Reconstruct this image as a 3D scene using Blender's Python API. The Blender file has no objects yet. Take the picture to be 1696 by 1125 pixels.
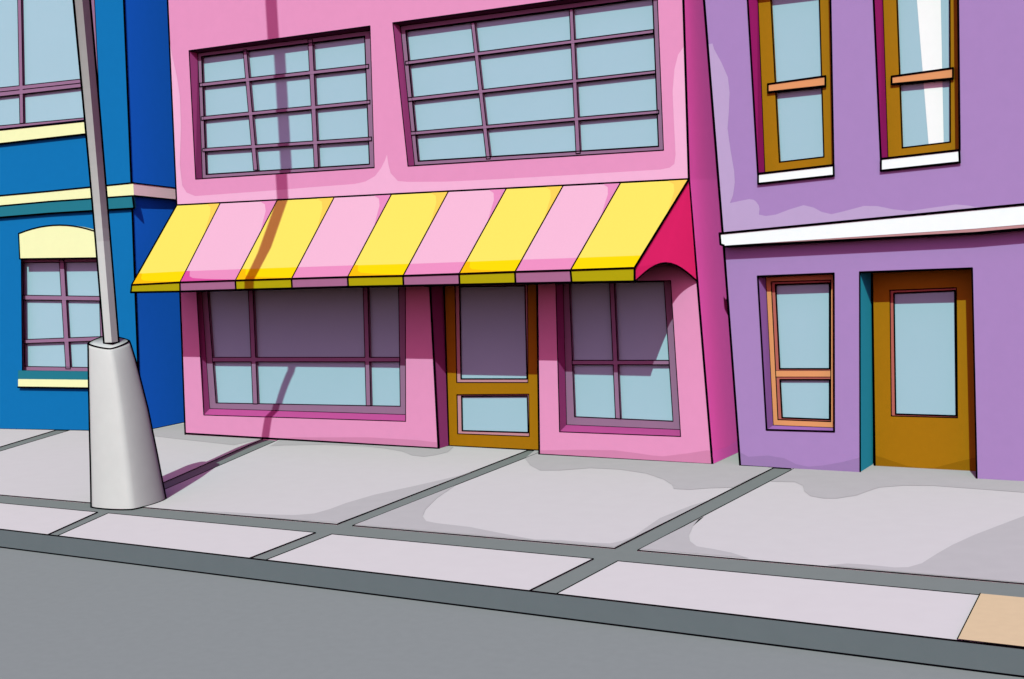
import bpy, math, random
import numpy as np
from mathutils import Vector
from mathutils.geometry import tessellate_polygon

# ------------------------------------------------------------------ camera
FPX, PITCH, ROLL, YAW = 2266.64, math.radians(-4.94085), math.radians(-2.58097), math.radians(30.81748)
CAM = np.array([0.0, -14.3206, 2.85])
f = np.array([-math.sin(YAW)*math.cos(PITCH), math.cos(YAW)*math.cos(PITCH), math.sin(PITCH)])
r_ = np.cross(f, [0, 0, 1]); r_ /= np.linalg.norm(r_); u_ = np.cross(r_, f)
RT = math.cos(ROLL)*r_ + math.sin(ROLL)*u_
UP = -math.sin(ROLL)*r_ + math.cos(ROLL)*u_
sc = bpy.context.scene
cam = bpy.data.objects.new("camera", bpy.data.cameras.new("camera"))
sc.collection.objects.link(cam)
cam.data.sensor_width = 36; cam.data.lens = FPX/1696*36
cam.data.clip_start = 0.1; cam.data.clip_end = 3000
import mathutils
M = mathutils.Matrix(((RT[0], UP[0], -f[0]), (RT[1], UP[1], -f[1]), (RT[2], UP[2], -f[2])))
cam.matrix_world = mathutils.Matrix.Translation(Vector(CAM)) @ M.to_4x4()
sc.camera = cam

# ------------------------------------------------------------------ light
AZK, ELT = 0.365, 0.80                     # sun travels (-AZK, 1) on the ground and falls ELT per metre
hd = Vector((-AZK, 1, 0)).normalized()
sund = Vector((hd.x, hd.y, -ELT)).normalized()
w = bpy.data.worlds.new("World"); sc.world = w; w.use_nodes = True
nt = w.node_tree; bg = nt.nodes['Background']
sky = nt.nodes.new('ShaderNodeTexSky'); sky.sky_type = 'NISHITA'; sky.sun_disc = False
sky.sun_elevation = math.atan(ELT); sky.sun_rotation = math.atan2(-hd.x, -hd.y)
tint = nt.nodes.new('ShaderNodeVectorMath'); tint.operation = 'MULTIPLY'; tint.inputs[1].default_value = (2.25, 0.58, 0.95)
nt.links.new(sky.outputs[0], tint.inputs[0]); nt.links.new(tint.outputs[0], bg.inputs[0]); bg.inputs[1].default_value = 0.125
sl = bpy.data.lights.new("sun", 'SUN'); sl.energy = 3.6; sl.angle = math.radians(0.3); sl.color = (1, 0.965, 0.93)
so = bpy.data.objects.new("sun", sl); so.rotation_euler = sund.to_track_quat('-Z', 'Y').to_euler(); so.location = (4, -10, 12)
sc.collection.objects.link(so)
sc.view_settings.view_transform = 'Standard'; sc.view_settings.look = 'None'
sc.view_settings.exposure = 0; sc.view_settings.gamma = 1; sc.view_settings.use_curve_mapping = False
sc.cycles.max_bounces = 4; sc.cycles.diffuse_bounces = 0

# ------------------------------------------------------------------ materials
def lin(v): v /= 255; return v/12.92 if v <= 0.04045 else ((v+0.055)/1.055)**2.4
MATS = {}
def mat(name, rgb, E=1.0, rough=0.85, spec=0.08, grain=0.012, scale=9, bump=0.0):
    """painted surface: base colour from an sRGB triple; faint brushy variation"""
    m = bpy.data.materials.new(name); m.use_nodes = True
    n = m.node_tree; b = n.nodes['Principled BSDF']
    e = E if isinstance(E, tuple) else (E, E, E)
    c = [min(0.96, lin(x)/k) for x, k in zip(rgb, e)]
    b.inputs['Roughness'].default_value = rough
    b.inputs['Specular IOR Level'].default_value = spec
    if grain:
        tc = n.nodes.new('ShaderNodeTexCoord'); no = n.nodes.new('ShaderNodeTexNoise')
        no.inputs['Scale'].default_value = scale; no.inputs['Detail'].default_value = 5
        mr = n.nodes.new('ShaderNodeMapRange'); mr.inputs[1].default_value = .3; mr.inputs[2].default_value = .7
        mr.inputs[3].default_value = 1-grain; mr.inputs[4].default_value = 1+grain
        mx = n.nodes.new('ShaderNodeVectorMath'); mx.operation = 'SCALE'; mx.inputs[0].default_value = c
        n.links.new(tc.outputs['Object'], no.inputs['Vector']); n.links.new(no.outputs['Fac'], mr.inputs[0])
        n.links.new(mr.outputs[0], mx.inputs['Scale']); n.links.new(mx.outputs[0], b.inputs['Base Color'])
        if bump:
            bp = n.nodes.new('ShaderNodeBump'); bp.inputs['Strength'].default_value = bump; bp.inputs['Distance'].default_value = .01
            n.links.new(no.outputs['Fac'], bp.inputs['Height']); n.links.new(bp.outputs[0], b.inputs['Normal'])
    else:
        b.inputs['Base Color'].default_value = (*c, 1)
    MATS[name] = m
FR = (1.60, 1.00, 1.17)       # light falling on the street fronts
GR = (1.24, 0.855, 1.02)
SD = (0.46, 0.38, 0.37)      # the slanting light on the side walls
mat('ink', (2, 2, 4), 1, .9, 0, 0)
mat('pink', (232, 148, 194), FR); mat('pink_highlight', (245, 178, 215), FR); mat('pink_dark', (212, 132, 174), FR)
mat('pink_side', (220, 72, 138), SD); mat('pink_side_dark', (199, 77, 146), SD)
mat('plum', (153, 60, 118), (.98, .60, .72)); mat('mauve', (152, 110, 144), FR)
mat('glass', (166, 196, 214), FR, .35, .12, .008, 2)
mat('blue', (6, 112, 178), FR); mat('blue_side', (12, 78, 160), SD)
mat('cream', (246, 243, 188), FR); mat('cream_side', (212, 172, 165), (.53, .34, .39)); mat('teal', (34, 118, 138), FR); mat('teal_jamb', (34, 118, 138), (.7, .38, .44))  # side cream holds its shade; jamb teal is lightened against shade
mat('ochre', (168, 112, 6), FR, .6, .1, .02, 14); mat('ochre_dark', (150, 100, 6), FR)
mat('rose_trim', (200, 140, 150), FR); mat('rust_trim', (188, 100, 92), FR)
mat('orange', (230, 152, 104), FR)
mat('lilac', (170, 132, 192), FR); mat('lilac_highlight', (190, 162, 206), FR); mat('lilac_dark', (155, 122, 176), FR)
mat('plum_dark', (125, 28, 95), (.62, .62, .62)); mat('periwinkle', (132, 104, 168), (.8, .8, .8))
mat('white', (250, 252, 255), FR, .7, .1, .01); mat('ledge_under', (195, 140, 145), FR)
mat('reflection_streak', (255, 255, 255), FR, .9, 0, .01)  # white of the reflection painted on one pane
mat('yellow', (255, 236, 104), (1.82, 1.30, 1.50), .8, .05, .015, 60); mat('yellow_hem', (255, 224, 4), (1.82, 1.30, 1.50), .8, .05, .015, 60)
mat('yellow_shade', (255, 216, 92), (1.82, 1.30, 1.50)); mat('orange_shade', (255, 196, 4), (1.82, 1.30, 1.50))
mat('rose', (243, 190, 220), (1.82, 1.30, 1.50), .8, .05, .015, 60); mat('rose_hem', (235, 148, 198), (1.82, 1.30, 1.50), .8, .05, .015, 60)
mat('rose_shade', (232, 146, 198), (1.82, 1.30, 1.50)); mat('rose_deep', (222, 84, 165), (1.82, 1.30, 1.50))
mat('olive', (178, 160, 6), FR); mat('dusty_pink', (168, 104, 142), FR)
mat('crimson', (218, 38, 105), (.98, .75, .80), .8, .05)
mat('slab', (210, 205, 211), GR, .9, .05, .012, 5); mat('slab_front', (214, 208, 214), GR, .9, .05, .012, 5)
mat('slab_dark', (188, 184, 190), GR, .9, .05, .02, 5)
mat('joint', (128, 134, 135), GR, .9, .05, .02, 6); mat('kerb_grey', (103, 111, 116), FR, .9, .05, .02, 6)
mat('asphalt', (139, 144, 147), GR, .9, .05, .02, 12); mat('sand', (218, 192, 160), GR, .9, .05, .02, 12)
mat('earth', (150, 150, 140), GR); mat('metal', (214, 214, 214), (1.75, 1.12, 1.31), .55, .15, .02, 7)
mat('lamp_glass', (240, 236, 220), FR, .3, .3, 0)

# ------------------------------------------------------------------ geometry helpers
def ray(x, y): return f*1.0 + RT*((x-848)/FPX) - UP*((y-562.5)/FPX)
class Plane:                                  # a vertical wall plane through p0 with inward normal n
    def __init__(s, p0, n): s.p0 = np.array(p0, float); s.n = np.array(n, float)/np.linalg.norm(n)
    def at(s, x, y, off=0.0):
        d = ray(x, y); t = np.dot(s.p0 + s.n*off - CAM, s.n)/np.dot(d, s.n)
        return CAM + d*t
def G(x, y, z=0.0):
    d = ray(x, y); return CAM + d*((z-CAM[2])/d[2])
FACE = Plane((0, 0, 0), (0, 1, 0))
W = FACE.at
A_, B_ = G(81, 712), G(233, 715)
bd = (B_-A_)/np.linalg.norm(B_-A_)
BLUE = Plane(B_, (-bd[1], bd[0], 0))

class MB:
    def __init__(s): s.v = []; s.f = []; s.m = []; s.names = []
    def mi(s, m):
        if m not in s.names: s.names.append(m)
        return s.names.index(m)
    def face(s, pts, m):
        i = len(s.v); s.v += [tuple(float(c) for c in p) for p in pts]
        s.f.append(tuple(range(i, i+len(pts)))); s.m.append(s.mi(m)); return s
    def flat(s, pts2, pts3, m, holes2=(), holes3=()):
        loops = [[Vector((p[0], p[1], 0)) for p in pts2]] + [[Vector((p[0], p[1], 0)) for p in h] for h in holes2]
        all3 = list(pts3)
        for h in holes3: all3 += list(h)
        i = len(s.v); s.v += [tuple(float(c) for c in p) for p in all3]; k = s.mi(m)
        for t in tessellate_polygon(loops):
            s.f.append(tuple(i+q for q in t)); s.m.append(k)
        return s
    def sheet(s, pl, px, off, m, holes=()):
        return s.flat(px, [pl.at(*p, off) for p in px], m, holes, [[pl.at(*p, off) for p in h] for h in holes])
    def prism(s, pl, px, off, dep, m, holes=(), side=None, sides=True, back=False):
        s.sheet(pl, px, off, m, holes)
        for lp in ([px] if sides else []) + list(holes):
            q = [pl.at(*p, off) for p in lp]
            for a, b in zip(q, q[1:]+q[:1]):
                s.face([a, b, b+pl.n*dep, a+pl.n*dep], side or m)
        if back:
            q3 = [pl.at(*p, off)+pl.n*dep for p in px]; s.flat(px, q3, m)
        return s
    def line(s, pts, r=0.0105, closed=False, m='ink', n=6):
        pts = [Vector([float(c) for c in p]) for p in pts]
        segs = list(zip(pts, pts[1:])) + ([(pts[-1], pts[0])] if closed else [])
        for a, b in segs:
            d = b-a
            if d.length < 1e-6: continue
            d.normalize(); x = d.orthogonal().normalized(); y = d.cross(x)
            a2, b2 = a-d*r*.5, b+d*r*.5
            ra = [a2 + (x*math.cos(t)+y*math.sin(t))*r for t in [2*math.pi*k/n for k in range(n)]]
            rb = [p + (b2-a2) for p in ra]
            for k in range(n): s.face([ra[k], ra[(k+1) % n], rb[(k+1) % n], rb[k]], m)
            s.face(ra[::-1], m); s.face(rb, m)
        return s
    def pline(s, pl, px, off=0.0, r=0.0105, closed=False):
        return s.line([pl.at(*p, off) for p in px], r, closed)
    def box(s, lo, hi, m):
        x0, y0, z0 = lo; x1, y1, z1 = hi
        P = [(x0, y0, z0), (x1, y0, z0), (x1, y1, z0), (x0, y1, z0), (x0, y0, z1), (x1, y0, z1), (x1, y1, z1), (x0, y1, z1)]
        for q in ((3, 2, 1, 0), (4, 5, 6, 7), (0, 1, 5, 4), (1, 2, 6, 5), (2, 3, 7, 6), (3, 0, 4, 7)): s.face([P[k] for k in q], m)
        return s
    def build(s, name, parent=None, smooth=()):
        v = np.array(s.v); lo, hi = v.min(0), v.max(0); org = np.array([(lo[0]+hi[0])/2, (lo[1]+hi[1])/2, lo[2]])
        me = bpy.data.meshes.new(name); me.from_pydata([tuple(p) for p in (v-org)], [], s.f)
        for k in s.names: me.materials.append(MATS[k])
        me.polygons.foreach_set('material_index', s.m)
        if smooth:
            idx = [s.names.index(k) for k in smooth if k in s.names]
            me.polygons.foreach_set('use_smooth', [a in idx for a in s.m])
        me.update()
        o = bpy.data.objects.new(name, me); sc.collection.objects.link(o)
        if parent is not None:
            o.parent = parent; o.location = Vector(org) - WO[parent.name]
        else: o.location = Vector(org)
        WO[o.name] = Vector(org)
        return o
WO = {}
THIN, MID, THICK = 0.0060, 0.0095, 0.0140
def empty(name, loc):
    o = bpy.data.objects.new(name, None); o.location = loc; sc.collection.objects.link(o); WO[name] = Vector(loc); return o
def tag(o, label=None, cat=None, kind=None, group=None):
    if label: o['label'] = label
    if cat: o['category'] = cat
    if kind: o['kind'] = kind
    if group: o['group'] = group
    return o
def ext(a, b, x=None, y=None):                # carry the line a-b on to a given x or y
    if y is not None: return (a[0]+(b[0]-a[0])*(y-a[1])/(b[1]-a[1]), y)
    return (x, a[1]+(b[1]-a[1])*(x-a[0])/(b[0]-a[0]))

def clip_out(a, b, quads):
    """pieces of segment a-b outside every convex quad"""
    iv = [(0.0, 1.0)]
    for q in quads:
        t0, t1 = 0.0, 1.0; area = sum(q[i][0]*q[(i+1) % 4][1]-q[(i+1) % 4][0]*q[i][1] for i in range(4)); sg = 1 if area > 0 else -1
        ok = True
        for i in range(4):
            p, r = q[i], q[(i+1) % 4]; ex, ey = r[0]-p[0], r[1]-p[1]
            g = lambda z: sg*(ex*(z[1]-p[1])-ey*(z[0]-p[0]))
            ga, gb = g(a), g(b)
            if ga < 0 and gb < 0: ok = False; break
            if ga*gb < 0:
                t = ga/(ga-gb)
                if ga < 0: t0 = max(t0, t)
                else: t1 = min(t1, t)
        if ok and t1 > t0:
            niv = []
            for s0, s1 in iv:
                if s0 < t0: niv.append((s0, min(s1, t0)))
                if s1 > t1: niv.append((max(s0, t1), s1))
            iv = niv
    L = lambda t: (a[0]+(b[0]-a[0])*t, a[1]+(b[1]-a[1])*t)
    return [(L(s), L(e)) for s, e in iv if e-s > 1e-3]

def window(parent, pl, opening, depth, frame, pane, vbars=(), hbars=(), fm='mauve', rm='plum', lines=True, fdep=0.05,
           bar_r=THIN, frame_r=THIN, out_r=THIN, name='window', hbar_m=None, open_lines=True):
    """reveal + frame; glass and glazing bars as its own parts. frame, pane in pixels on the recessed plane"""
    b = MB(); q = [pl.at(*p) for p in opening]
    fo = [pl.at(*p, depth) for p in frame]
    for i in range(4):
        j = (i+1) % 4; b.face([q[i], q[j], fo[j], fo[i]], rm)
    if open_lines:
        b.pline(pl, opening, 0, out_r, True)
    b.prism(pl, frame, depth, fdep, fm, [pane], sides=False)
    b.pline(pl, frame, depth, frame_r, True); b.pline(pl, pane, depth, frame_r, True)
    w_ = b.build(name, parent)
    g = MB(); cx = sum(p[0] for p in pane)/len(pane); cy = sum(p[1] for p in pane)/len(pane)
    big = [(cx+(p[0]-cx)*1.02, cy+(p[1]-cy)*1.02) for p in pane]
    g.sheet(pl, big, depth+.045, 'glass'); g.build('pane', w_)
    if vbars or hbars:
        k = MB()
        for v in vbars:
            k.prism(pl, v, depth-.004, .045, fm)
            for i in (1, 3, 2, 0):
                for s_, e_ in clip_out(v[i], v[(i+1) % 4], hbars): k.pline(pl, [s_, e_], depth-.004, bar_r)
        for h in hbars:
            k.prism(pl, h, depth-.007, .045, hbar_m or fm)
            for i in range(4):
                for s_, e_ in clip_out(h[i], h[(i+1) % 4], vbars): k.pline(pl, [s_, e_], depth-.007, bar_r)
        k.build('glazing_bars', w_)
    return w_

def body(mb, pl, left, right, top, depth, m, side, holes, back_n):
    """a house: front sheet with openings, side walls, back and roof.  left / right: pixel points bottom to top"""
    fr = left + right[::-1]
    mb.sheet(pl, fr, 0, m, holes)
    bk = np.array(back_n)*depth
    for chain in (left, right):
        q = [pl.at(*p) for p in chain]
        for a, c in zip(q, q[1:]): mb.face([a, c, c+bk, a+bk], side)
        mb.line(q, THICK)
    l, r = [pl.at(*p) for p in left], [pl.at(*p) for p in right]
    mb.face([l[-1], r[-1], r[-1]+bk, l[-1]+bk], 'joint')
    mb.face([l[0]+bk, r[0]+bk, r[-1]+bk, l[-1]+bk], m)

# ------------------------------------------------------------------ setting: ground, road, kerb, pavement
g = MB(); g.face([(-700, 900, -.26), (-700, -700, -.26), (700, -700, -.26), (700, 900, -.26)], 'earth')
tag(g.build('ground'), 'bare ground sheet around the street', kind='structure')
KL = [G(81, 886), G(1515, 1053)]
kd = (KL[1]-KL[0])/np.linalg.norm(KL[1]-KL[0])
def on(line, x): a, b = line; t = (x-a[0])/(b[0]-a[0]); return a+(b-a)*t
def kerb_y(x): return on(KL, x)[1]
g = MB()
xs0, xs1 = -60.0, 40.0
g.face([(xs0, -16, -.19), (xs1, -16, -.19), (xs1, kerb_y(xs1), -.19), (xs0, kerb_y(xs0), -.19)], 'asphalt')
tag(g.build('road'), kind='structure')
g = MB()                                      # kerb: a real step with its dark stone face
a, b = on(KL, xs0), on(KL, xs1)
g.face([a-[0, 0, .25], b-[0, 0, .25], b-[0, 0, .003], a-[0, 0, .003]], 'kerb_grey')
g.face([a-[0, 0, .003], b-[0, 0, .003], b+[0, .015, -.003], a+[0, .015, -.003]], 'kerb_grey')
g.line([a, b], THIN); g.line([a-[0, 0, .187], b-[0, 0, .187]], MID)
tag(g.build('kerb'), kind='structure')

LU = [G(81, 827), G(1614, 960)]; LL = [G(81, 841), G(1614, 985)]
def isect(l1, l2):
    p, r = l1[0][:2], (l1[1]-l1[0])[:2]; q, s = l2[0][:2], (l2[1]-l2[0])[:2]
    t = ((q-p)[0]*s[1]-(q-p)[1]*s[0])/(r[0]*s[1]-r[1]*s[0]); o = p+r*t; return np.array([o[0], o[1], 0.0])
def L2(a, b): return [G(*a), G(*b)]
def sh(l, dx): return [l[0]+[dx, 0, 0], l[1]+[dx, 0, 0]]
JU = [(L2((436.7, 726.7), (268.7, 800.5)), L2((463, 728), (271.3, 811.5))),
      (L2((874, 746), (560.3, 867.6)), L2((892.7, 750), (584.4, 870.6))),
      (L2((1278, 776.6), (1018.4, 908)), L2((1310, 779), (1057.4, 911)))]
JL = [(L2((164.7, 847), (81, 884.8)), L2((182, 849), (96, 887.5))),
      (L2((526, 881), (413, 924.7)), L2((551, 884.5), (440.7, 927.7))),
      (L2((984.4, 924.8), (877, 978.3)), L2((1024.4, 928.8), (922, 983.6)))]
def spread(J):
    out = [(sh(J[0][0], -4*k), sh(J[0][1], -4*k)) for k in range(8, 0, -1)] + list(J)
    return out + [(sh(J[2][0], 3.4*k), sh(J[2][1], 3.4*k)) for k in range(1, 9)]
BACK = [np.array([-80, 9.0, 0]), np.array([60, 9.0, 0])]
pv = MB()
pv.face([(xs0, kerb_y(xs0), -.008), (xs1, kerb_y(xs1), -.008), (xs1, 9, -.008), (xs0, 9, -.008)], 'joint')
for J, far, near, m in ((spread(JU), BACK, LU, 'slab'), (spread(JL), LL, KL, 'slab_front')):
    for (a0, a1), (b0, b1) in zip(J, J[1:]):
        q = [isect(a1, near), isect(b0, near), isect(b0, far), isect(a1, far)]
        pv.face(q, m)
        for s_, e_ in zip(q, q[1:]+q[:1]): pv.face([s_, e_, e_-[0, 0, .008], s_-[0, 0, .008]], m)
        for i in (((0, 1), (1, 2), (3, 0)) if far is BACK else ((1, 2), (2, 3), (3, 0))):
            pv.line([q[i[0]], q[i[1]]], THIN*.95)
def dark_patch(px):
    pts = [G(*p)+[0, 0, .003] for p in px]; pv.flat(px, pts, 'slab_dark')  # darker wavy patch laid just above the slabs
dark_patch([(252, 712), (305, 702), (307, 719), (434, 727), (387, 737.5), (283, 726), (248, 722)])
dark_patch([(465, 728.5), (726, 743), (743, 739), (751, 741), (742, 749), (722, 754), (702, 756.7), (682, 754.4), (666, 748), (636, 743), (603, 739.5), (537, 737), (471, 738), (447, 739.5)])
dark_patch([(283, 844.6), (372, 848.5), (438, 852.5), (487.6, 853.8), (520.7, 851), (547, 843.5), (573.5, 833.6), (619.7, 820), (685.8, 805.6), (755, 789.7), (780, 783), (561, 866.5), (420, 856)])
dark_patch([(754, 804.5), (723, 825.8), (704.8, 844), (699.8, 855.5), (706, 863.7), (723, 867), (779, 873.6), (828.6, 883.5), (884.7, 894.4), (927.6, 895), (977, 899.4), (1010, 900.7), (1030, 896.7), (1050, 888.5), (1092.7, 858.8), (1142, 839), (1175, 828.7), (1018.4, 906.5), (586, 869.5)])
dark_patch([(872, 757.5), (870, 761), (878, 771), (894.6, 779.5), (927.6, 779.5), (977, 775.6), (1026.7, 778), (1069.6, 784.5), (1099, 794.4), (1112.5, 803), (1115.9, 810), (1142, 811.6), (1175, 809), (1213, 808), (1277, 776.8), (1225, 750), (1180, 745), (893, 740)])
dark_patch([(1166, 856), (1159, 858.5), (1147.8, 871.5), (1141, 887.4), (1143, 897), (1154, 905.5), (1179.6, 909.7), (1211.5, 916), (1240, 925.3), (1059, 909.8)])
dark_patch([(1311, 779.5), (1276, 798), (1316.6, 798.9), (1329.3, 804.6), (1332, 814), (1342, 822), (1364, 826), (1386.6, 826), (1418.5, 821), (1437.6, 814), (1456.7, 807.8), (1498, 804.6), (1545.9, 805), (1614, 810), (1720, 818), (1720, 770), (1310, 770)])
dark_patch([(1370.7, 937.3), (1402.5, 934), (1434, 935.8), (1482, 940.6), (1504.5, 940), (1526.8, 933.6), (1552, 917.6), (1577.7, 903), (1614, 886.4), (1720, 846), (1720, 967.5), (1614, 958.6)])
tag(pv.build('pavement'), kind='structure')
sd = MB()                                     # sandy crossing at the right-hand end of the front slabs
SL = L2((1590, 1053), (1614, 1005))
q = [isect(SL, KL), isect(SL, LL)]
e1, e0 = on(LL, 20.0), on(KL, 20.0)
sd.face([p+[0, 0, .013] for p in (q[0], np.array([20, e0[1], 0]), np.array([20, e1[1], 0]), q[1])], 'sand')
sd.line([q[0]+[0, 0, .013], q[1]+[0, 0, .013]], THIN*.7)
tag(sd.build('path'), kind='structure')

# ------------------------------------------------------------------ pink building
PT = -430                                     # roof height in pixels of the front plane
pk = tag(empty('pink_building', (-10.0, 0, 0)), 'pink shop front with grid windows above a yellow and pink striped awning', 'building')
pL = [(307.3, 724), (307, 718), (293, 340), (281, 72)]; pL.append(ext(pL[2], pL[3], y=PT))
pR = [(1180.2, 776), (1180, 770), (1141, 297), (1134, 72)]; pR.append(ext(pR[2], pR[3], y=PT-60))
W1 = [(313, 84), (613, 43), (620, 278), (324, 297)]
W2 = [(650.5, 38), (1088, -22), (1099, 249), (675.7, 275.5)]
GW1 = [(324, 455), (671.5, 452), (672, 698), (337.5, 687.5)]
GW2 = [(920.5, 468.5), (1110.8, 465), (1127.4, 723), (926.8, 715.3)]
PD = [(711, 450), (889.3, 448), (893.3, 758), (726.5, 747)]
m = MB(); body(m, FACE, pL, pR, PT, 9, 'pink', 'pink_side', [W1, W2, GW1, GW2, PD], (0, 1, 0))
m.line([W(307, 718), W(726, 743)], THICK); m.line([W(893, 753), W(1180, 770)], THICK)
sq = W(1180, 770); m.line([sq, sq+[0, 9, 0]], THICK)
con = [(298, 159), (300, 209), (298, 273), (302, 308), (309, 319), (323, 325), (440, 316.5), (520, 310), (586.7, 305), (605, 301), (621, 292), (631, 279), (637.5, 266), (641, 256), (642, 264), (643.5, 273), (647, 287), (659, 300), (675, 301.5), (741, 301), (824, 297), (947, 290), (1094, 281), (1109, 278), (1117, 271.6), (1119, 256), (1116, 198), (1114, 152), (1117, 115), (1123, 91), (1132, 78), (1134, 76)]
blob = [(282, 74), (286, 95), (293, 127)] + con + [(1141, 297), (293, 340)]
m.sheet(FACE, blob, -.003, 'pink_highlight')  # pale highlight along the wall edges, put into the paint
m.sheet(FACE, [(450, 726.3), (490, 724.5), (610, 724.5), (690, 729), (725.5, 733), (726, 743), (470, 728)], -.003, 'pink_dark')  # darker wavy band along the wall foot
m.sheet(FACE, [(893.5, 746), (955, 745), (1018, 746), (1057, 751), (1080, 754.5), (1098, 756), (1139, 751), (1171, 746), (1178, 747), (1180, 770), (893.5, 753)], -.003, 'pink_dark')
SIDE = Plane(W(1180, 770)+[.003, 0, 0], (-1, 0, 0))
m.sheet(SIDE, [(1180.5, 747.7), (1203, 741), (1223, 728.6), (1240, 712), (1240, 742), (1180.5, 769.5)], -.004, 'pink_side_dark')  # darker patch at the foot of the side wall
m.build('wall', pk)
dW = .145
w1 = window(pk, FACE, W1, .15, [(327.5, 88), (614, 50), (622, 277.5), (335.3, 296)], [(334, 94), (604, 60), (612, 272), (341.5, 289)],
    vbars=[[(402.5, 83), (408.5, 82.4), (426.5, 281.5), (420, 282)], [(510, 66), (517.5, 65), (527.5, 278), (520.5, 278.5)]],
    hbars=[[(330.7, 138), (610.5, 106.7), (610.5, 113), (330.7, 143.7)], [(333.5, 193.3), (612.7, 166), (612.7, 171.7), (333.5, 199.2)], [(335.8, 246), (615.4, 227), (615.4, 233), (335.8, 251.3)]], frame_r=MID*.9)
w2 = window(pk, FACE, W2, .145, [(663, 43), (1090, -14), (1100.5, 249), (686.6, 274.5)], [(672, 51), (1081, -4), (1090.7, 242.4), (692.7, 267)],
    vbars=[[(780, 38), (786, 37), (812, 263), (805.6, 263.5)], [(943, 16), (949, 15), (961, 254), (954, 254.5)]],
    hbars=[[(671.6, 101.7), (1082, 49), (1082, 55), (671.6, 107.5)], [(676, 162), (1085.5, 116.7), (1085.5, 122), (676, 168)], [(679.8, 218.5), (1091, 182.6), (1091, 188.2), (679.8, 224.2)]], frame_r=MID*.9)
w3 = window(pk, FACE, GW1, .125, [(332, 455), (673, 452), (674, 687), (347.5, 677)], [(342, 462), (660, 459), (663, 673), (357.7, 667.5)],
    vbars=[[(410.5, 462), (418, 462), (426.7, 669), (419, 669)], [(601, 459), (608.5, 459), (614, 672), (606.5, 672)]],
    hbars=[[(351.7, 592), (662, 592), (662, 599.4), (352, 599.4)]])
w4 = window(pk, FACE, GW2, .18, [(932.4, 468.5), (1112, 465), (1129, 712), (938.4, 703.8)], [(943, 469.5), (1099.7, 466.5), (1114.7, 697.8), (951.6, 690.4)],
    vbars=[[(1009.5, 469), (1017.3, 469), (1027.5, 694), (1019.4, 693)]],
    hbars=[[(947.5, 597), (1108, 597), (1108.3, 604.3), (947.8, 604.3)]])
# recessed shop door
def door(parent, pl, opening, depth, leaf, lights, m_, trim, reveal, extra=None, out_r=THICK):
    b = MB(); q = [pl.at(*p) for p in opening]
    for a, c in ((q[0], q[1]), (q[1], q[2]), (q[3], q[0])): b.face([a, c, c+pl.n*(depth+.08), a+pl.n*(depth+.08)], reveal)
    b.pline(pl, [opening[3], opening[0], opening[1], opening[2]], 0, out_r)
    b.line([q[3], pl.at(*leaf[3], depth)], THICK*.8)
    b.build('door_reveal', parent)
    b = MB(); b.prism(pl, leaf, depth, .05, m_, [l[0] for l in lights], sides=False)
    b.pline(pl, leaf, depth, THICK*.85, True)
    if extra: b.sheet(pl, extra[0], depth-.003, extra[1])  # darker band at the foot of the leaf
    d_ = b.build('door', parent)
    for tr, pn in lights:
        t = MB(); t.prism(pl, tr, depth+.012, .03, trim, [pn], sides=False)
        t.pline(pl, tr, depth, THIN, True); t.pline(pl, pn, depth+.012, MID, True); t.build('glass_trim', d_)
        cx = sum(p[0] for p in pn)/4; cy = sum(p[1] for p in pn)/4
        g_ = MB(); g_.sheet(pl, [(cx+(p[0]-cx)*1.03, cy+(p[1]-cy)*1.02) for p in pn], depth+.03, 'glass'); g_.build('pane', d_)
    return d_
door(pk, FACE, PD, .24, [(735, 450), (891.5, 448), (894.5, 746.3), (743.6, 738.8)],
     [([(753.2, 466), (874, 464), (874.5, 633.7), (756.4, 633.7)], [(761.2, 475), (869.5, 473.6), (873, 627.7), (763.7, 627.7)]),
      ([(756.7, 653.8), (875.8, 653), (876.7, 723), (758, 718.5)], [(764.6, 656.5), (873.5, 656), (875, 716.6), (765.6, 713.4)])],
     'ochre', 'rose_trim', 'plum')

# striped awning over the shop front
AD = 1.15
awn = MB()
tops = [(293, 340), (365, 0), (459.5, 0), (553.8, 0), (648.6, 0), (742.8, 0), (838.8, 0), (932.9, 0), (1028, 0), (1141, 297)]
tops = [(x, 340-43*(x-293)/848) for x, _ in tops]
bots = [(218.5, 472), (298.2, 467.8), (390, 464.8), (483, 461.8), (576, 459), (667.7, 457), (760.6, 453.9), (853, 450.5), (945, 447.7), (1051, 444)]
vals = [(217, 484.5), (298.6, 483), (391, 480.3), (484, 477.8), (577, 475.2), (668.6, 473.6), (761.5, 471.8), (854, 469.8), (947, 468.2), (1051, 466.5)]
T3 = [W(*p, -.02) for p in tops]; B3 = [W(*p, -AD) for p in bots]; V3 = [W(*p, -AD) for p in vals]
def ST(i, s, t, lift=0.0):
    tp = T3[i]*(1-s)+T3[i+1]*s; bt = B3[i]*(1-s)+B3[i+1]*s
    nrm = np.array([0, -.65, .76]); return tp*(1-t)+bt*t + nrm*lift
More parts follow.
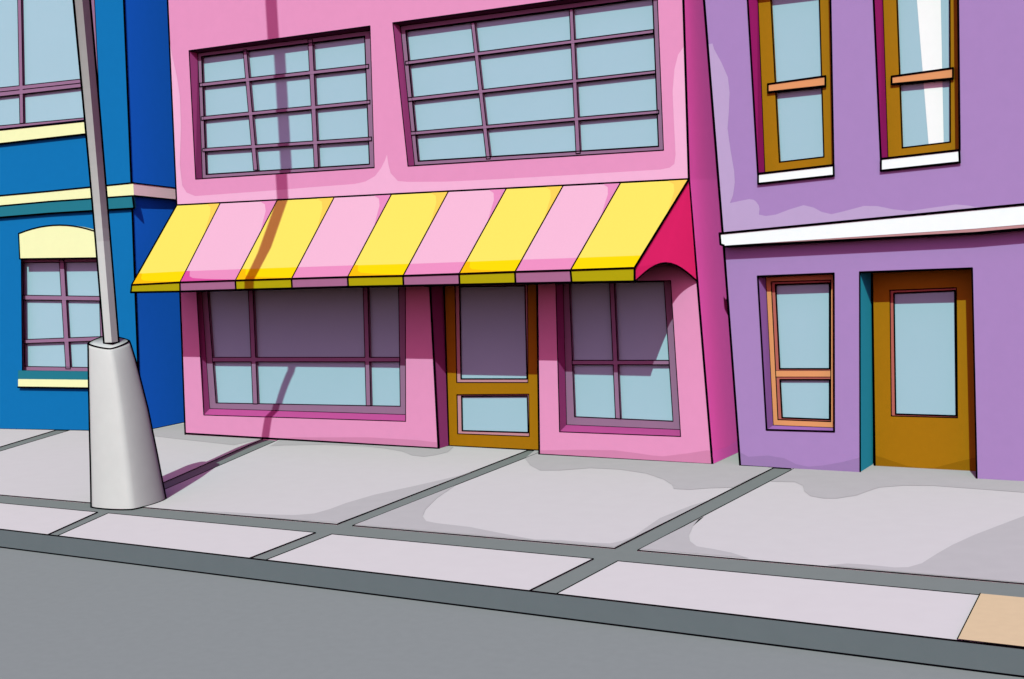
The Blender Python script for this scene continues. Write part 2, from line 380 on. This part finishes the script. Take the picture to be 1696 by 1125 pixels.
for i in range(9):
    yl = i % 2 == 0
    awn.face([ST(i, 0, 0), ST(i, 1, 0), ST(i, 1, .865), ST(i, 0, .865)], 'yellow' if yl else 'rose')  # lighter main panel: a highlight put into the canvas colour
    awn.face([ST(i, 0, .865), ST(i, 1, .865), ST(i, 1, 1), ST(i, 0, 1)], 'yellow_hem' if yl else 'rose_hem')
    pc = [(.3, 0), (.71, .008), (.82, .05), (.895, .14), (.95, .29), (1, .42), (1, 0)]  # upper right corner: shade put into the canvas colour
    awn.flat([(a, -b) for a, b in pc], [ST(i, a, b, .002) for a, b in pc], 'yellow_shade' if yl else 'rose_shade')
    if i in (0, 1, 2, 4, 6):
        pc = [(0, .865), (.075, .865), (.12, .93), (.2, .955), (.45, .97), (1, .99), (1, 1), (0, 1)]  # lower left: deeper tone painted in as shade
        awn.flat([(a, -b) for a, b in pc], [ST(i, a, b, .0025) for a, b in pc], 'orange_shade' if yl else 'rose_deep')
for i in range(10):
    awn.line([T3[i], B3[i]], THICK if i in (0, 9) else MID)
awn.line(T3, THICK); awn.line(B3, THICK*.9)
aw = awn.build('awning', pk)
v = MB()
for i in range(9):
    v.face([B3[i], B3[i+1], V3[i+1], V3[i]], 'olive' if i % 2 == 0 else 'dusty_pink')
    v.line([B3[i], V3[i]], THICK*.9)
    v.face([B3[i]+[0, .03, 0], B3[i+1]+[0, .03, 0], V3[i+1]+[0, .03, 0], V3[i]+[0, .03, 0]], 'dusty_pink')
v.line([B3[9], V3[9]], THICK*.9); v.line(V3, THICK)
v.build('valance', aw)
for e in (9, 0):
    s = MB(); top, frt, low = T3[e].copy(), B3[e].copy(), V3[e].copy()
    wl = W(1155, 465) if e == 9 else np.array([W(298, 484)[0], -.02, low[2]])
    wl = wl + np.array([0, -.02, 0])
    arc = []
    for k in range(0, 13):
        t = k/12; p = low*(1-t)+wl*t + np.array([0, 0, .20*math.sin(math.pi*t)]); arc.append(p)
    poly = [top, frt] + arc
    s.flat([(p[1], p[2]) for p in poly], poly, 'crimson'); s.line(arc, MID); s.line([top, frt, low], THICK*.8); s.line([arc[-1], top], MID*.8)
    s.build('side_panel', aw)

# ------------------------------------------------------------------ purple building
pu = tag(empty('purple_building', (-3.6, 0, 0)), 'purple building with a white ledge, ochre door and narrow windows, right of the pink shop', 'building')
uL = [(1226.4, 777), (1226, 772), (1199, 408), (1172, 72)]; uL.append(ext(uL[2], uL[3], y=PT-40))
uR = [(1900, 830), (1898, 815), (1893, 400), (1890, 0), (1885, PT-120)]
UA = [(1236.5, -30), (1374.5, -48), (1380.6, 273.5), (1255.3, 288)]
UB = [(1444.3, -58), (1586, -78), (1589.5, 248.6), (1459, 263.4)]
UL = [(1255, 458), (1381, 453), (1381.6, 715), (1269.7, 712)]
UD = [(1424, 451), (1610, 444.3), (1618, 802), (1424.7, 790)]
m = MB(); body(m, FACE, uL, uR, PT, 9, 'lilac', 'lilac', [UA, UB, UL, UD], (0, 1, 0))
m.line([W(1226, 772), W(1424.7, 785)], THICK); m.line([W(1618, 796.5), W(1898, 815)], THICK)
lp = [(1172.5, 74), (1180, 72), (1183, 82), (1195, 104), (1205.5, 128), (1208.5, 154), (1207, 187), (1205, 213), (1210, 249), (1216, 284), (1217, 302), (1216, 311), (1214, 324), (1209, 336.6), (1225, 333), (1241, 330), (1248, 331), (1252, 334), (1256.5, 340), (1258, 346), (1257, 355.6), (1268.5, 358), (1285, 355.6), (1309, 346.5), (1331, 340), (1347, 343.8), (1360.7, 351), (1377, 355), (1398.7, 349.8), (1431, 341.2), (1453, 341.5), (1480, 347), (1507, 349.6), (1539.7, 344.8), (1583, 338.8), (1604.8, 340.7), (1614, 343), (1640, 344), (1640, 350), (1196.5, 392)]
m.sheet(FACE, lp, -.003, 'lilac_highlight')  # painted highlight beside the edge and above the ledge
m.sheet(FACE, [(1225, 749), (1239.5, 756.6), (1272, 754.7), (1298.7, 759), (1318.4, 768.8), (1338, 773), (1364.5, 771), (1397, 765), (1424, 758), (1424.5, 785), (1226, 772)], -.003, 'lilac_dark')  # darker wavy band at the foot of the front
m.build('wall', pu)
def pwin(o, depth, frame, pane, rail, sill, reflection_streak=None):
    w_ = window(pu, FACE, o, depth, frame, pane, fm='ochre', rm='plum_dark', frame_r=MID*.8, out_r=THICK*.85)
    k = MB(); k.prism(FACE, rail, depth-.03, .05, 'orange'); k.pline(FACE, rail, depth-.03, THICK*.8, True); k.build('rail', w_)
    k = MB(); k.prism(FACE, sill, -.03, .03+depth+.02, 'white'); k.pline(FACE, sill, -.03, THICK*.85, True); k.build('sill', w_)
    if reflection_streak:
        k = MB(); k.sheet(FACE, reflection_streak, depth+.04, 'reflection_streak'); k.build('reflection_streak', w_)  # white sheet standing in for a reflection on the glass
pwin(UA, .225, [(1254, -30), (1376, -46), (1382.5, 276), (1266.8, 291)], [(1276, -15), (1356.5, -24), (1364.7, 260), (1291, 268.7)],
     [(1271.8, 139.6), (1367, 126.3), (1367, 142.5), (1271.8, 152.9)], [(1255.6, 288.3), (1380.6, 273.8), (1381, 291), (1255.6, 304.6)])
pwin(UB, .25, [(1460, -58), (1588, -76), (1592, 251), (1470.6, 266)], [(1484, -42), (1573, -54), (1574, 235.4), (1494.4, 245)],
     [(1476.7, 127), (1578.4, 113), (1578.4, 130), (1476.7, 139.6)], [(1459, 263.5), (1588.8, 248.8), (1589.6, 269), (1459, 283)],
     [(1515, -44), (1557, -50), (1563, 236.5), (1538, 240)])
# lower sash window
lw = window(pu, FACE, UL, .2, [(1268, 458), (1383, 453), (1384, 709), (1280.6, 704.7)], [(1277.3, 467), (1376, 464), (1376, 698.4), (1288.5, 695)],
            fm='orange', rm='periwinkle', frame_r=THIN, out_r=THICK*.8)
for tr, pn in (([(1277.3, 467), (1376, 464), (1376, 614.5), (1283.9, 614.5)], [(1284.5, 471.8), (1374, 469), (1374, 611), (1291.4, 611)]),
               ([(1284.5, 624), (1376, 624), (1376, 698.4), (1288.5, 695)], [(1292, 629), (1374, 629), (1374, 695), (1295.4, 692)])):
    s = MB(); s.prism(FACE, tr, .213, .03, 'rust_trim', [pn], sides=False); s.pline(FACE, tr, .213, THIN, True); s.pline(FACE, pn, .213, MID, True); s.build('sash', lw)
s = MB(); s.prism(FACE, [(1283.9, 614.5), (1376, 614.5), (1376, 624), (1284.5, 624)], .198, .03, 'orange'); s.build('rail', lw)
door(pu, FACE, UD, .4, [(1444.4, 451), (1613, 444.3), (1621, 785.5), (1449, 775.8)],
     [([(1474, 481), (1583.9, 476.7), (1585.9, 692), (1476.3, 689)], [(1480.6, 486), (1581.6, 481.6), (1584, 689), (1483.5, 686)])],
     'ochre', 'rust_trim', 'teal_jamb', ([(1449, 754), (1473, 762), (1502.6, 772), (1529, 775.4), (1548.7, 774.7), (1578, 767), (1619, 757), (1620, 785), (1449.3, 775)], 'ochre_dark'), out_r=MID)
# white ledge
lg = MB()
ld = [(1192, 387), (1614, 346.5), (1893, 320), (1893, 355), (1614, 379), (1199, 407), (1193.5, 405)]
lg.prism(FACE, ld, -.16, .16, 'white'); lg.pline(FACE, ld[:4], -.16, THICK); lg.pline(FACE, [ld[0], ld[6], ld[5]], -.16, THICK)
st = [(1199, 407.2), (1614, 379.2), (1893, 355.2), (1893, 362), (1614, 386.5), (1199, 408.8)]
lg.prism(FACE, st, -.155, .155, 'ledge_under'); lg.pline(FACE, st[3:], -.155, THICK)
lg.build('ledge', pu)

# ------------------------------------------------------------------ blue building
bb = tag(empty('blue_building', (float(B_[0]-2), float(B_[1]), 0)), 'blue building with cream and teal bands, behind the lamp post at the left edge', 'building')
bC = [(233.2, 722), (233, 715), (224, 484), (217.5, 303), (208, 72)]; bC.append(ext(bC[3], bC[4], y=PT))
bF = [(-700, 712), (-700, 705), (-700, 484), (-700, 303), (-700, 72), (-700, PT)]
BW = [(-75, 87), (-75, -70), (152, -100), (166, 196), (-75, 222)][1:]
BG = [(35, 429), (167, 427), (172, 616), (37, 614)]
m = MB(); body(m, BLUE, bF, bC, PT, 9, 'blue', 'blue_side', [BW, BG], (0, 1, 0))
m.line([BLUE.at(-700, 700), BLUE.at(233, 715)], THICK)
cq = BLUE.at(233, 715); m.line([cq, cq+[0, 9, 0]], THICK*.8)
m.build('wall', bb)
bw = window(bb, BLUE, BW, .12, [(-75, -70), (155, -96), (170, 196), (-75, 222)], [(-60, -55), (144, -78), (158, 193.5), (-60, 214)],
            vbars=[[(28, -64), (34, -65), (39, 204), (33, 205)]], hbars=[[(-70, 153), (163, 128), (163, 134.5), (-70, 160)], [(-70, 160.2), (163, 134.7), (163, 141.5), (-70, 168)]], open_lines=True, rm='mauve')
s = MB(); sl_ = [(-78, 224), (158, 199), (159, 220), (-78, 247)]
s.prism(BLUE, sl_, -.05, .05, 'cream'); s.pline(BLUE, sl_, -.05, THICK*.8, True); s.build('sill', bw)
bg2 = window(bb, BLUE, BG, .1, [(35, 429), (169, 427), (174, 616), (37, 614)], [(38, 435), (163, 434), (168, 609), (41, 607)],
             vbars=[[(98, 431), (106, 431), (116.5, 611), (109, 611)]],
             hbars=[[(38, 489), (166, 491), (166, 498.3), (38, 496.6)], [(40, 562.5), (168, 557.5), (168, 564.5), (40, 569)]], rm='plum')
s = MB(); ar = [(33, 429), (31, 387)] + [(31+136*t, 373+14*(2*t-1)**2) for t in [k/12 for k in range(1, 12)]] + [(167, 387), (169, 427.3)]
s.prism(BLUE, ar, -.09, .09, 'cream'); s.pline(BLUE, ar, -.09, THICK*.8, True); s.build('arch_lintel', bg2)
s = MB(); q1 = [(30, 614), (176, 616), (176, 629.5), (30, 628)]; q2 = [(30, 628.2), (176, 629.7), (176, 643.5), (30, 641.5)]
s.prism(BLUE, q1, -.03, .03, 'teal'); s.prism(BLUE, q2, -.05, .05, 'cream'); s.pline(BLUE, [q2[3], q2[2]], -.05, THICK); s.build('sill', bg2)
# cream band running round the corner, teal band below it on the front
BSIDE = Plane(BLUE.at(222, 315), (-1, 0, 0))
s = MB()
fb = [(-700, 388), (81, 317), (220.5, 303), (221.8, 324), (81, 333.5), (-700, 404)]
s.prism(BLUE, fb, -.03, .03, 'cream'); s.pline(BLUE, fb[:3], -.03, THICK*.9)
c1, c2 = BLUE.at(220.5, 303, -.03), BLUE.at(221.8, 324, -.03)
far = BSIDE.at(291, 311.5), BSIDE.at(291, 331); k_ = 5.0
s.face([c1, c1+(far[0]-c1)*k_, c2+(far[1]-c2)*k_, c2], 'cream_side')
s.line([c1, c1+(far[0]-c1)*k_], MID); s.line([c2, c2+(far[1]-c2)*k_], MID); s.build('cream_band', bb)
s = MB(); tb = [(-700, 405), (81, 334), (219.3, 324.5), (222, 345), (81, 353.5), (-700, 418)]
s.prism(BLUE, tb, -.05, .05, 'teal'); s.pline(BLUE, tb, -.05, THICK*.85, True); s.build('teal_band', bb)

# ------------------------------------------------------------------ street lamp
lb = G(213, 833)
lamp = tag(empty('street_lamp', tuple(float(c) for c in lb)), 'tall grey street lamp with a flared bell-shaped foot, standing near the kerb', 'street lamp')
LP = Plane((0, lb[1], 0), (0, 1, 0))
CAMA = math.atan2(CAM[1]-lb[1], CAM[0]-lb[0]) + .06
def soft(c, rad, n=48, e=1.32):               # rounded diamond section, one blunt corner towards the road
    out = []
    for k in range(n):
        t = 2*math.pi*k/n; ct, st_ = math.cos(t), math.sin(t)
        r = rad/((abs(ct)**e+abs(st_)**e)**(1/e)); out.append(np.array([c[0]+r*math.cos(t+CAMA), c[1]+r*math.sin(t+CAMA), c[2]]))
    return out
def ring(c, rad, n=40): return [np.array([c[0]+rad*math.cos(2*math.pi*k/n), c[1]+rad*math.sin(2*math.pi*k/n), c[2]]) for k in range(n)]
def scale_at(p): return FPX/float(np.dot(p-CAM, f))
def loft(rings, m_, mb):
    for a, b in zip(rings, rings[1:]):
        n = len(a)
        for k in range(n): mb.face([a[k], a[(k+1) % n], b[(k+1) % n], b[k]], m_)
def weld(o):
    import bmesh
    bm = bmesh.new(); bm.from_mesh(o.data); bmesh.ops.remove_doubles(bm, verts=bm.verts, dist=1e-5); bm.to_mesh(o.data); bm.free()
prof = [(833, 154, 273), (800, 153.4, 266.5), (760, 152.4, 259), (720, 151.2, 251), (680, 150.3, 243), (640, 149.3, 233), (600, 148.4, 223), (575, 148, 215.5), (567, 147.6, 212.6)]
rg = []
for y, xl, xr in prof:
    c = LP.at((xl+xr)/2, y); c[2] = max(c[2], 0.0) if y != 833 else 0.0
    rg.append(soft(c, (xr-xl)/2/scale_at(c)))
for j, a_ in ((-1, .055), (-2, .03)):        # the rim slopes down towards the road
    c = sum(rg[j])/48
    for p in rg[j]: p[2] -= a_*float(np.dot((p-c)[:2], [math.cos(CAMA), math.sin(CAMA)]))/.21
b = MB(); loft(rg, 'metal', b); b.face(rg[-1], 'metal')
b.line(rg[-1], MID, True, n=4); b.line(rg[0], THICK*.7, True, n=4)
b.line([r[12] for r in rg], THICK*.9); b.line([r[36] for r in rg], THICK*.9)
o = b.build('base', lamp, smooth=('metal',)); weld(o)
# pole: straight up from the foot, then curving over the kerb, bent to steer its shadow
pts = []
key = [(568, 184.5, 11.6), (440, 173.9, 11.6), (340, 165.8, 11.7), (250, 158.0, 12), (160, 149.9, 12.4), (72, 142, 12.8), (0, 135.5, 13)]
ky = [-k[0] for k in key]
for y in np.linspace(568, 0, 28):
    x = float(np.polyval(np.polyfit(ky, [k[1] for k in key], 2), -y)); wd = float(np.interp(-y, ky, [k[2] for k in key]))
    p = LP.at(x, y); s_ = .86*max(0, (p[2]-2.8)/2.6)**1.4
    d = (p-CAM)/np.linalg.norm((p-CAM)[:2]); dirn = np.array([x-848, 0, 0])
    pl2 = Plane((0, lb[1]-s_, 0), (0, 1, 0)); q = pl2.at(x, y); pts.append((q, wd/scale_at(q)))
top = pts[-1][0]
for z, y in ((6.2, -4.95), (7.0, -5.05), (8.0, -5.15), (9.5, -5.25), (11.0, -5.3)):  # unseen upper pole, shaped to place its shadow on the wall
    pts.append((np.array([-12.02-AZK*y, y, z]), .095))
pr = [soft(c, r, 4, 1.0) for c, r in pts]
b = MB(); loft(pr, 'metal', b); b.line(pr[0], MID, True); b.face(pr[-1], 'metal'); b.line([r[1] for r in pr], THICK*.85); b.line([r[3] for r in pr], THICK*.85)
o = b.build('pole', lamp)
tp = pts[-1][0]
h = tp+np.array([0, 0, .16])
b = MB(); loft([ring(h+np.array([0, 0, z]), r, 20) for z, r in ((.16, .05), (.12, .16), (.02, .26), (-.04, .28))], 'metal', b); b.face(ring(h+np.array([0, 0, .16]), .05, 20), 'metal')
hd_ = b.build('lamp_shade', lamp)
b = MB(); loft([ring(h+np.array([0, 0, z]), r, 20) for z, r in ((-.04, .24), (-.1, .2), (-.14, .1))], 'lamp_glass', b); b.face(ring(h+np.array([0, 0, -.14]), .1, 20), 'lamp_glass'); b.build('lamp_glass', hd_)
